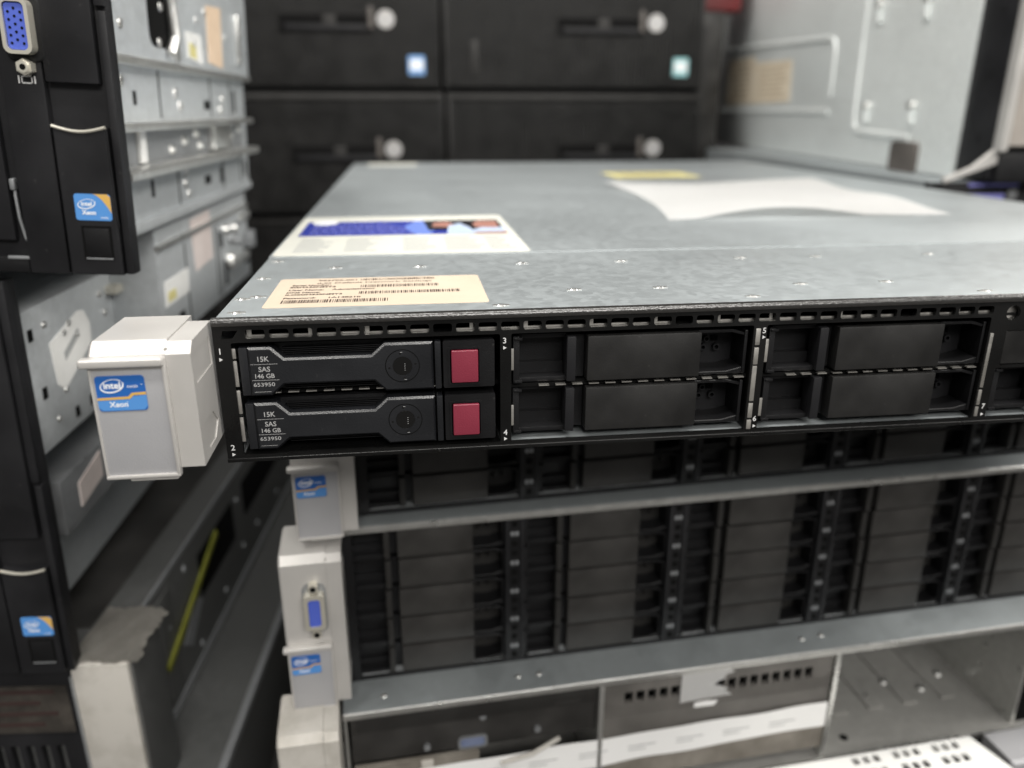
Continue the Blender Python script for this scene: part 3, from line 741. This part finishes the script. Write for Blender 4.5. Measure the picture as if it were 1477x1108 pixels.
# ================================================================== left stack: two tall black-fronted servers
def tall_server(label, loc, yaw, roll):
    t = thing('tower_rack_server', label, 'server', loc, yaw, roll, 'tall black-fronted servers of the left stack')
    HH = 174.5
    b = MB()
    b.box(-440, -.5, 2, 8, 0, HH, 0, .8)                                   # base of the bezel
    b.box(-2.6, 0, -1, 5, .5, 90.5, 0, .5); b.box(-3.8, -.6, -.6, 6, 92, HH, 0, .5)
    b.box(-36.4, -22.6, -1.6, 6, .3, HH, 0, .8)                           # centre column
    b.box(-22.0, -4.4, -1.8, 6, 67, HH, 0, .7)                            # column above the finger recess
    b.box(-21.8, -4.4, 2.2, 6, 52, 67.4, 1)                               # recess
    b.box(-100, -40.2, -.8, 6, 12, HH, 0, .8); b.box(-100, -37, -.5, 6, .2, 6, 1, .5)
    for i in range(7): b.box(-430 + 47 * i, -386 + 47 * i, -1, 6, 4, HH - 4, 1, .8)
    b.tube([(-38.6, 1.5, 34), (-38.5, .3, 28), (-38.2, .2, 20), (-37.2, .5, 13), (-35.4, .2, 9.2)], .55, 2)
    b.box(-39.6, -37.8, -.8, 2, 30, 34, 2, .5)
    b.box(-44, -33, -.9, .5, 5.2, 6.3, 2, .3)
    b.build('front_bezel', ['black_soft', 'black', 'zinc_dull'], t)
    la = MB()
    top = [(-21.7 + 17.9 * i / 10, 52.7 - 1.7 * math.sin(math.pi * i / 10)) for i in range(11)]
    la.prism([(-21.7, .4), (-3.4, .4)] + top[::-1], -2.4, 4.2, 0, .5)
    la.tube([(x, -2.5, z + .1) for x, z in top], .62, 1, 8)
    la.tube([(-3.5, -2.2, 52), (-3.3, -2.2, 21), (-2.9, -2.1, 18)], .16, 0, 6)
    la.build('release_latch', ['black_soft', 'nickel'], t)
    sq = MB(); sq.plate([(-16.2, 6.0), (-5.8, 6.0), (-5.8, 18.4), (-16.2, 18.4)], [[(-15.5, 6.9), (-6.6, 6.9), (-6.6, 17.7), (-15.5, 17.7)]], -2.6, -2.2, 1)
    sq.box(-15.4, -6.7, -2.65, -2.2, 7.0, 17.6, 0, .2); sq.box(-15.6, -6.2, -2.8, -2.4, 6.2, 6.7, 2, .1); sq.build('pull_tab', ['black', 'void', 'zinc_dull'], t)
    chip_sticker('processor_sticker', t, -17.4, -4.9, 20.4, 29.8, -2.6, True)
    v = MB(); zc = 84.0; vx = 2.8
    v.prism(rr(-36, -23.4, zc - 11, zc + 11, 3.4), -2.2, -1, 0, .5)
    v.plate(rr(-34.6, -25.4, zc - 8.6, zc + 8.6, 2.4), [rr(-33.4, -26.6, zc - 7.4, zc + 7.4, 1.6)], -6.4, -1, 1)
    vp = v.build('video_port', ['black', 'nickel'], t, (2.8, 0, 0))
    v = MB(); v.prism(rr(-33.3, -26.7, zc - 7.3, zc + 7.3, 1.5), -5.6, -1, 0, .2)
    for i in range(3):
        for j in range(5): v.cyl((-31.9 + 1.9 * i, -5.68, zc - 5.3 + 2.4 * j + (1.1 if i == 1 else 0)), (0, 1, 0), .45, .12, 1, 10)
    v.build('socket_insert', ['vga_blue', 'void'], vp)
    for s in (-1, 1):
        v = MB(); v.cyl((-29.6, -3.4, zc + s * 12.6), (0, 1, 0), 2.7, 4.4, 0, 6, bev=.3); v.cyl((-29.6, -5.7, zc + s * 12.6), (0, 1, 0), 1.9, .6, 0, 20, bev=.15); v.cyl((-29.6, -6.02, zc + s * 12.6), (0, 1, 0), 1.0, .1, 1, 14)
        v.build('jack_screw', ['nickel', 'void'], vp)
    ic = MB(); yz = -1.75
    for x0, x1, z0, z1 in ((-30.9, -27.3, 66.2, 66.55), (-30.9, -27.3, 68.35, 68.7), (-30.9, -30.55, 66.2, 68.7), (-27.65, -27.3, 66.2, 68.7), (-31.9, -31.5, 66.2, 68.7), (-26.7, -26.3, 66.2, 68.7)):
        ic.box(x0, x1, yz, yz + .2, z0, z1, 0)
    ic.build('display_icon', ['print'], t, (1.2, 0, 0))
    return t, HH

U, HH = tall_server('upper tall black-fronted server of the left stack with blue video port in view', (-48.1, 90, -4.7), -2, 2.5)
LL = dup(U, None, None)
LL.location = W(-100, 91.8, -180.6); LL.rotation_euler = (0, R(1.6), R(-2))
LL['label'] = 'lower tall black-fronted server of the left stack, dusty foot, sticker low on its latch'

def chassis_box(t, mb, x0, x1, y0, y1, z0, z1, m=0): mb.box(x0, x1, y0, y1, z0, z1, m, .6)
# upper chassis: side wall 22 mm inside the bezel edge
c = MB()
c.box(-440, -23, 8, 305, 3, HH, 0, .6)
c.box(-23, -18.4, 30, 302, 78, HH, 0, .6); c.box(-23, -17.4, 30, 303, 76.5, 80.0, 1, .5); c.box(-18.6, -16.0, 268, 276, 86, 116, 1, 1.0)
for y0, y1, z0, z1 in ((60, 64, 60, 66), (84, 88, 60, 66), (200, 212, 58, 63), (270, 276, 56, 70), (190, 202, 16, 21), (225, 233, 14, 24), (96, 100, 18, 26), (290, 296, 14, 24)): c.box(-23.4, -22.8, y0, y1, z0, z1, 2)
for y in (120, 214, 262): c.box(-23.2, -22.7, y, y + 1.2, 54, 76, 2); c.box(-23.2, -22.7, y + 18, y + 19.2, 10, 30, 2)                                  # thicker top band
c.box(-23, -20.2, 30, 300, 5.0, 9.5, 0, .4)                               # ledge along the foot
for y, z in ((50, 84), (64, 92), (84, 112), (112, 88), (118, 104), (170, 92), (178, 104), (196, 110), (240, 100)):
    c.cyl((-18.2, y, z), (1, 0, 0), 2.6, 1.4, 1, 14, 1.8)
for y, z in ((145, 66), (152, 60), (236, 58), (242, 64), (70, 70), (150, 20), (153, 26), (155, 14)):
    c.cyl((-22.6, y, z), (1, 0, 0), 3.0, 1.4, 1, 14, 2.0)
c.build('chassis', ['zinc_side', 'zinc_edge', 'void'], U)
q = MB(); q.prism(rr(100, 130, 86, 118, 6), -18.2, -18.6, 0, tf=lambda u, v, d: (d, u, v)); q.build('handle_opening', ['void'], U)
q = MB(); q.tube([(-16, 122, 84), (-15, 128, 92), (-16, 127, 116)], 2.4, 0); q.box(-18.5, -16.6, 134, 140, 81, 116, 0, .5); q.build('side_handle', ['zinc_edge'], U)
q = MB()
q.box(-23, -13, 40, 284, 49.5, 53, 0, .8); q.box(-23, -11, 40, 288, 30.2, 34.2, 0, .8); q.box(-23, -21.6, 40, 284, 34, 50, 1)
q.box(-21.6, -19.5, 78, 86, 35, 49, 2, .8); q.box(-21.6, -17, 196, 236, 35.5, 49, 0, 1)
for i in range(9): q.cyl((-20.5, 126 + 17 * i + 5 * (i % 3), 39 + 3.3 * (i % 3)), (1, 0, 0), 2.4, 2.4, 0, 12, 1.4)
q.build('slide_rail', ['zinc_edge', 'zinc_dull', 'white'], U)
tx = lambda u, v, d: (d, u, v)
for nmn, poly, m in (('asset_tag', [(157, 84), (187, 82), (185, 97), (156, 97)], 'white'), ('warning_tag', [(199, 84), (230, 82), (233, 116), (201, 114)], 'peach')):
    q = MB(); q.prism(poly, -18.0, -18.4, 0, tf=tx)
    if m == 'white': q.prism([(161, 85), (174, 84), (174, 91), (161, 92)], -17.9, -18.0, 1, tf=tx)
    q.build(nmn, [m, 'yellow'], U)
# lower chassis
c = MB(); tl = LL
for y in (150, 214, 222): c.box(19.6, 20.3, y, y + 1.2, 120, 165, 3)
for y0, y1, z0, z1 in ((130, 140, 124, 130), (232, 238, 124, 140), (290, 302, 128, 150), (226, 232, 150, 160)): c.box(19.5, 20.3, y0, y1, z0, z1, 3)
c.box(20, 25, 238, 286, 134, 139, 2, 1); c.box(20, 23, 280, 304, 160, 166, 2, 1); c.box(19, 22, 104, 304, 168, 171, 2, .6); c.box(20, 27, 290, 300, 140, 152, 1, 1)
for y0, z0 in ((20, 120), (16, 146), (46, 102), (62, 102), (84, 118)): c.box(-4, -3.3, y0, y0 + 4, z0, z0 + 5, 3)
c.box(-440, -26, 8, 308, 3, 158, 0, .6)
c.box(-26, -3.5, 9, 104, 98, 159, 0, .7)                                 # front half of the side reaches the bezel edge
c.box(-26, 20, 104, 306, 118, 179, 0, .7)                                 # side cover further back
c.box(-26, -8, 104, 300, 96, 116, 1, .7)
c.box(-26, -5, 24, 305, 54, 80, 1, .7)                                     # lower bar, its duller zinc stands in for shade in the gap

for y, z in ((30, 150), (46, 142), (52, 145), (58, 138), (88, 150), (92, 140), (40, 118), (72, 106), (30, 108), (96, 110)):
    c.cyl((-3.2, y, z), (1, 0, 0), 1.9, 1.2, 2, 14, 1.2)
for y, z in ((240, 160), (252, 152), (246, 140), (270, 148), (262, 158)):
    c.cyl((21, y, z), (1, 0, 0), 4.4, 5, 1 if y in (252, 270) else 2, 16, 2.6)
c.build('chassis', ['zinc_side', 'zinc_dull', 'zinc_edge', 'void'], tl)
q = MB(); q.box(-8, 2, 96, 160, 148, 152, 0, .8); q.cyl((4, 112, 158), (0, 1, 0), 3.4, 10, 0, 18, bev=.8); q.build('rail_hook', ['nickel'], tl)
q = MB(); q.prism([(32, 141), (34, 122), (40, 118), (72, 131), (73, 140), (68, 147), (62, 148)], -3.1, -3.5, 0, tf=tx, ch=0)
q.prism([(43, 134), (43.5, 130), (60, 137.5), (59.5, 141)], -3.0, -3.1, 1, tf=tx); q.build('barcode_tag', ['white', 'ink_pale'], tl)
for nmn, poly, m in (('asset_tag', [(110, 138), (111, 151), (153, 151), (150, 138)], 'white'), ('warning_tag', [(168, 146), (165, 176), (206, 177), (206, 148)], 'pinkish')):
    q = MB(); q.prism(poly, 20.5, 20.0, 0, tf=tx)
    if m == 'white': q.prism([(114, 140), (114, 145), (127, 145), (127, 140)], 20.7, 20.5, 1, tf=tx)
    q.build(nmn, [m, 'yellow'], tl)
q = MB(); q.prism([(40, 60), (40, 72), (66, 77), (66, 64)], -4.4, -5, 0, tf=tx); q.build('small_tag', ['pinkish'], tl)

# ------------------------------------------------------------------ low servers under the left stack
l2 = thing('rack_server', 'dusty server at the foot of the left stack with a scuffed white ear', 'server', (-78, 92, -182), -5)
q = MB(); q.box(-445, -12, 6, 560, -82, 0, 0, .8); q.box(-13, -11.6, 6, 560, -2.4, .5, 1, .3)
q.box(-12.2, -11.6, 120, 190, -44, -16, 2, .5); q.box(-12.2, -11.6, 214, 330, -40, -14, 2, .5); q.box(-12.2, -11, 60, 76, -74, -8, 0, .5)
for y, z in ((70, -30), (100, -12), (110, -70), (160, -66), (200, -20), (204, -58), (240, -60), (300, -64), (90, -40)): q.cyl((-11.6, y, z), (1, 0, 0), 2.4, 1.4, 1, 14, 1.6)
q.box(-12.2, -10.8, 6, 556, -81.5, -76, 1, .4)
q.build('chassis', ['dark_side', 'zinc_dull', 'void'], l2)
q = MB(); q.box(-430, -30, 30, 540, .1, .5, 0); q.build('lid_residue', ['lighter_panel'], l2)
q = MB()
q.plate([(-445, -82), (-27, -82), (-27, -1), (-445, -1)], [rr(-440 + 7 * i, -436 + 7 * i, -62, -44, .8, 2) for i in range(58)], 2, 6, 0)
q.box(-440, -30, 1.4, 2, -36, -10, 1)
for j in range(4): q.box(-120, -36 - 7 * (j % 2), 1.2, 1.5, -14 - 6 * j, -12 - 6 * j, 2)
q.build('front_grille', ['black_soft', 'dusty_brown', 'ink'], l2)
e = MB()
e.box(-26, -.5, 0, 30, -84, 2, 0, 1.2); e.box(-.5, 1.0, 2, 32, -84, 0, 1, .4); e.box(-26.8, -25.8, -.6, 28, -84, -4, 2, .3)
e.build('mounting_ear', ['dirty_white', 'dark_side', 'zinc_dull'], l2)
rng = random.Random(11)
def tape(u, v):
    e1 = .8 * math.sin(v * 13) + .5 * math.sin(v * 41); e2 = .9 * math.sin(u * 11 + 1) + .5 * math.sin(u * 37)
    return (-27 + 29.5 * u + e1 * (u > .97), .8 + 41 * v + e2 * ((v > .96) - (v < .04) * .8), 3.1 + .25 * math.sin(u * 7 + v * 5) + .15 * math.sin(u * 15 - v * 11) - 4.5 * max(0, u - .88) * 8 * (.4 + .3 * math.sin(v * 9)))
q = MB(); q.grid(tape, 30, 36); tp = q.build('peeling_tape', ['worn_tape'], l2, solid=.25)
q = MB(); q.box(-1, 1, 0, 98, -2.2, 2.2, 0, .5); rs = q.build('rail_strip', ['lime'], l2, (-10, 58, -48)); rs.rotation_euler = (R(18), 0, 0)
q = MB(); q.prism([(84, -52), (108, -36), (118, -44), (94, -60)], -10.6, -11.2, 0, tf=tx); q.build('paper_tag', ['zinc_dull'], l2)

l3 = thing('rack_server', 'dark steel server lying on the floor under the left stack', 'server', (-52, 100, -265), -4.5)
q = MB(); q.box(-470, 0, 0, 600, -71, 0, 0, 1.0); q.box(-3, 1.2, -1, 602, -4, .8, 1, .5); q.box(-470, 0, -6, 0, -68, -3, 2, .6); q.build('chassis', ['dark_side', 'zinc_dull', 'black'], l3)

# ================================================================== right: tall steel server beside a dark one
nb = thing('rack_server', 'black-fronted server beside the front server, under the tall steel one', 'server', (446, 345, 3), -3)
q = MB(); q.box(4, 438, 8, 560, -335, 0, 0, .8); q.build('chassis', ['zinc'], nb)
q = MB(); q.box(0, 440, 0, 8, -335, -.4, 0, .8); q.box(12, 60, -.6, .4, -13, -9, 1, .4); q.box(30, 70, -.6, 1, -3.2, -1.2, 2, .3); q.box(80, 120, -.6, 1, -3.2, -1.2, 3, .3)
for x in (66, 84): q.cyl((x, -.4, -9), (0, 1, 0), 4, 1.2, 3, 18)
q.build('front_panel', ['black', 'led_blue', 'led_blue', 'zinc_dull'], nb)

tw = thing('tower_rack_server', 'tall galvanised steel server with embossed side wall at the right', 'server', (486, 392, 4), -6.1)
YW = 690; ZW = 225
q = MB(); q.box(0, 300, -15, YW, 0, ZW, 0, .8)
def ridge(pts, r, m=0): q.tube([(0.2, y, z) for y, z in pts], r, m, 10)
def loop_ridge(pts, r):
    q.tube([(r - 2.5, y, z) for y, z in pts], r, 0, 10)
loop_ridge([(690, 137), (480, 131), (262, 123), (249, 120), (244, 112), (243, 64)], 4.2)
loop_ridge([(690, 49), (420, 49), (262, 48.5), (242, 48)], 4.2)
loop_ridge([(181, 225), (180, 150), (177, 44), (172, 34), (162, 30), (100, 28), (60, 27)], 4.0)
for y, z in ((148, 136), (61, 131), (147, 47), (60, 47)):
    q.tube([(-.4, y, z + 8), (-1.4, y, z + 3), (-1.4, y, z - 4), (-.4, y, z - 8)], 3.4, 0, 12)
    q.prism(rr(y + 2, y + 9, z - 8, z + 6, 3), -.4, .2, 1, tf=tx)
    q.cyl((-3.2, y - 1, z + 7), (1, 0, 0), 3.2, 5, 2, 14, 4.0)
q.build('chassis', ['zinc_tower', 'void', 'zinc_edge'], tw)
q = MB(); q.prism([(366, 60), (642, 58), (646, 122), (520, 120), (515, 112), (370, 108)], -.5, .1, 0, tf=tx)
for j in range(7): q.box(-.6, -.4, 380 + 10 * (j % 3), 490, 66 + 6 * j, 68 + 6 * j, 1); q.box(-.6, -.4, 540, 630 - 9 * (j % 4), 66 + 7 * j, 68.4 + 7 * j, 1)
q.build('paper_label', ['tan_label', 'tan_print'], tw)
q = MB(); q.prism(rr(40, 86, -2, 24, 5), -3.4, .3, 0, .6, tf=tx); q.build('rubber_pad', ['rubber'], tw)
q = MB(); q.box(2, 300, -58, -15.4, 2, ZW, 0, .8); q.cyl((1.8, -36, 58), (1, 0, 0), 4, .8, 0, 16); q.cyl((1.8, -38, 30), (1, 0, 0), 3, .8, 0, 16)
for z in (150, 118): q.box(1.2, 2.4, -44, -38, z, z + 5, 0, .4)
q.build('front_bezel', ['black_soft'], tw)
q = MB()
q.prism([(3, 25), (3, ZW), (300, ZW), (300, 25), (16, 25)], -66, -58.2, 0, 1.2)
q.box(2.4, 8, -69, -58, 22, ZW, 1, 1.6); q.prism([(3, 24), (9, 22), (9, 14), (-30, -1), (-32, 2.5), (-12, 11)], -62, -59, 1, .6)
q.box(24, 290, -67.5, -65.8, 98, ZW - 4, 2, .8); q.box(30, 284, -68.4, -67, 104, ZW - 10, 0, .6)
q.box(34, 50, -67.4, -66, 40, 46, 3, .4)
q.build('front_door', ['tower_grey', 'silver', 'tower_grey', 'void'], tw)
q = MB(); q.box(6, 300, -64, -16, 0, 21, 0, .8); q.build('base_skirt', ['black'], tw)

# ================================================================== back: desktop towers lying on their sides
def desk_tower(label, loc, tag):
    t = thing('desktop_computer', label, 'computer', loc, 0, 0, 'black desktop computers stacked at the back')
    w, h = 353, 158
    q = MB(); q.box(1, w - 1, 14, 420, 1, h - 1, 0, 3)
    q.build('case', ['black'], t)
    q = MB(); q.box(0, w, 2, 14, 0, h, 0, 3.5); q.box(.5, 5, -.4, 3, 1, h - 1, 2, 1); q.box(w - 5, w - .5, -.4, 3, 1, h - 1, 2, 1)
    n = 65
    for i in range(n):
        x = 5 + (w - 10) * i / n
        q.box(x, x + 2.9, -.6, 2.6, 5, h - 12, 2)
    q.box(1, w - 1, 0, 4, h - 10, h - 2.5, 1, 1.5)
    q.build('ribbed_front', ['void', 'tower_lip', 'rib'], t)
    q = MB(); q.box(150, 268, -1.0, 3, 68, 90, 0, 1); q.box(158, 262, -1.5, 1, 72, 78, 1, .8); q.box(206, 222, -1.5, 1, 77, 89, 2, .6)
    q.build('drive_slot', ['void', 'black_soft', 'tower_lip'], t)
    q = MB(); q.box(263, 269.5, -2, 2, 74, 100, 0, 1.5); q.build('slot_latch', ['rubber'], t)
    q = MB(); q.cyl((285, -.2, 85), (0, 1, 0), 11, 2.6, 0, 36, bev=.5); q.ring((285, 85), 7.6, 9.2, -1.9, -1.5, 1, 36); q.box(278, 292, -1.9, -1.5, 82.5, 87, 1)
    q.build('round_emblem', ['silver', 'silver_panel'], t)
    if tag:
        q = MB(); q.prism(rr(312, 333, 19, 42, 2), -1.2, 1, 0); q.prism(rr(314.5, 330.5, 25, 37, 1), -1.5, -1.2, 1); q.build('processor_sticker', [tag, 'st_white'], t)
    q = MB(); q.box(36, 46, -1.2, 2, 22, 62, 0, 1); q.build('name_strip', ['tower_lip'], t)
    return t
M['tag_blue'] = plain('tag_blue', (.20, .38, .70), .3); M['tag_teal'] = plain('tag_teal', (.30, .58, .60), .3)
for c, x in enumerate((-248.5, 109.5)):
    for r in range(4):
        z = 79 - 160 * r
        if r == 3: z = ZF + .5
        hgt = ('top', 'second', 'third', 'lowest')[r]
        side = ('left', 'right')[c]
        if r < 3:
            desk_tower(f'black ribbed desktop computer lying on its side, {hgt} of the {side} back column', (x + (0, 3, -2)[r], 900 + (0, -6, 4)[r], z), (('tag_blue', 'tag_teal')[c] if r == 0 else None))
ct = thing('storage_crate', 'black crate on the floor carrying the back columns of computers', 'crate', (-260, 895, ZF + .3))
q = MB(); q.box(0, 740, 0, 430, 0, 92, 0, 3)
for i in range(18): q.box(10 + 40 * i, 40 + 40 * i, -3, 0, 8, 84, 0, 2)
q.build('crate_body', ['black'], ct)
sd = thing('shelf_upright', 'narrow dark grey upright standing between the back computers and the steel server', 'shelf post', (467, 925, ZF))
q = MB(); q.box(0, 34, 0, 130, 0, 518, 0, 2); q.box(4, 12, -2, 2, 20, 500, 1, 1); q.build('post', ['lighter_panel', 'tower_lip'], sd)
rb = thing('storage_bin', 'small red plastic bin on top of the narrow dark upright at the back', 'bin', (469, 930, ZF + 519))
q = MB(); q.box(0, 56, 0, 120, 0, 70, 0, 5); q.box(-2, 58, -2, 122, 60, 72, 0, 3); q.build('bin_body', ['crimson'], rb)

# ------------------------------------------------------------------ setting
q = MB(); q.box(-3000, 3500, -1500, 1700, -20, 0, 0)
fl = q.build('floor', ['floor'], None); fl['kind'] = 'structure'
q = MB(); q.box(-3000, 3500, 1500, 1540, 0, 2600, 0)
bw = q.build('back_wall', ['wall'], None); bw['kind'] = 'structure'

# ------------------------------------------------------------------ light
w = bpy.data.worlds.new('World'); sc.world = w; w.use_nodes = True
bg = w.node_tree.nodes['Background']; bg.inputs['Color'].default_value = (1.0, .985, .96, 1); bg.inputs['Strength'].default_value = .21
def lamp(name, loc, rot, sx, sy, power, colr=(1, .97, .92)):
    l = bpy.data.lights.new(name, 'AREA'); l.shape = 'RECTANGLE'; l.size = sx; l.size_y = sy; l.energy = power; l.color = colr
    o = bpy.data.objects.new(name, l); col.objects.link(o); o.location = W(*loc); o.rotation_euler = [R(a) for a in rot]
    return o
lamp('unseen_lamp', (1500, 1950, 1600), (-46, 0, -36), 1.8, .6, 96)
lamp('unseen_lamp', (1900, -150, 1250), (0, 56, 0), .5, 1.6, 27)  # unseen fill added on the right to brighten the left stack's walls
lamp('unseen_lamp', (-750, 500, 1500), (0, -38, 0), .35, 1.6, 21)  # unseen fill from the left, aimed to brighten the steel server's wall
lamp('unseen_lamp', (150, -520, 1500), (18, 0, 0), 1.9, .22, 25)
lamp('unseen_lamp', (450, -1700, 1150), (56, 0, 8), 1.5, .5, 34)  # unseen frontal fill, set low to brighten the server fronts

# ------------------------------------------------------------------ camera
cam = bpy.data.cameras.new('Camera'); co = bpy.data.objects.new('camera', cam); col.objects.link(co)
yaw, pit, rol = .1297, .3348, .0008
cy, sy, cp, sn = math.cos(yaw), math.sin(yaw), math.cos(pit), math.sin(pit)
f = Vector((sy * cp, cy * cp, -sn)); r0 = Vector((cy, -sy, 0)); u0 = r0.cross(f)
rt = r0 * math.cos(rol) + u0 * math.sin(rol); up = -r0 * math.sin(rol) + u0 * math.cos(rol)
co.matrix_world = Matrix(((rt.x, up.x, -f.x, 0), (rt.y, up.y, -f.y, 0), (rt.z, up.z, -f.z, 0), (0, 0, 0, 1)))
co.location = W(54.5, -219.2, 54.2)
cam.sensor_width = 36; cam.lens = 1136 / 1477 * 36
cam.clip_start = .01; cam.clip_end = 30
cam.dof.use_dof = True; cam.dof.focus_distance = .233; cam.dof.aperture_fstop = 7.6; cam.dof.aperture_blades = 0
sc.camera = co
sc.view_settings.view_transform = 'Standard'; sc.view_settings.look = 'None'
sc.view_settings.exposure = .14; sc.view_settings.gamma = 1; sc.view_settings.use_curve_mapping = False
sc.cycles.max_bounces = 8
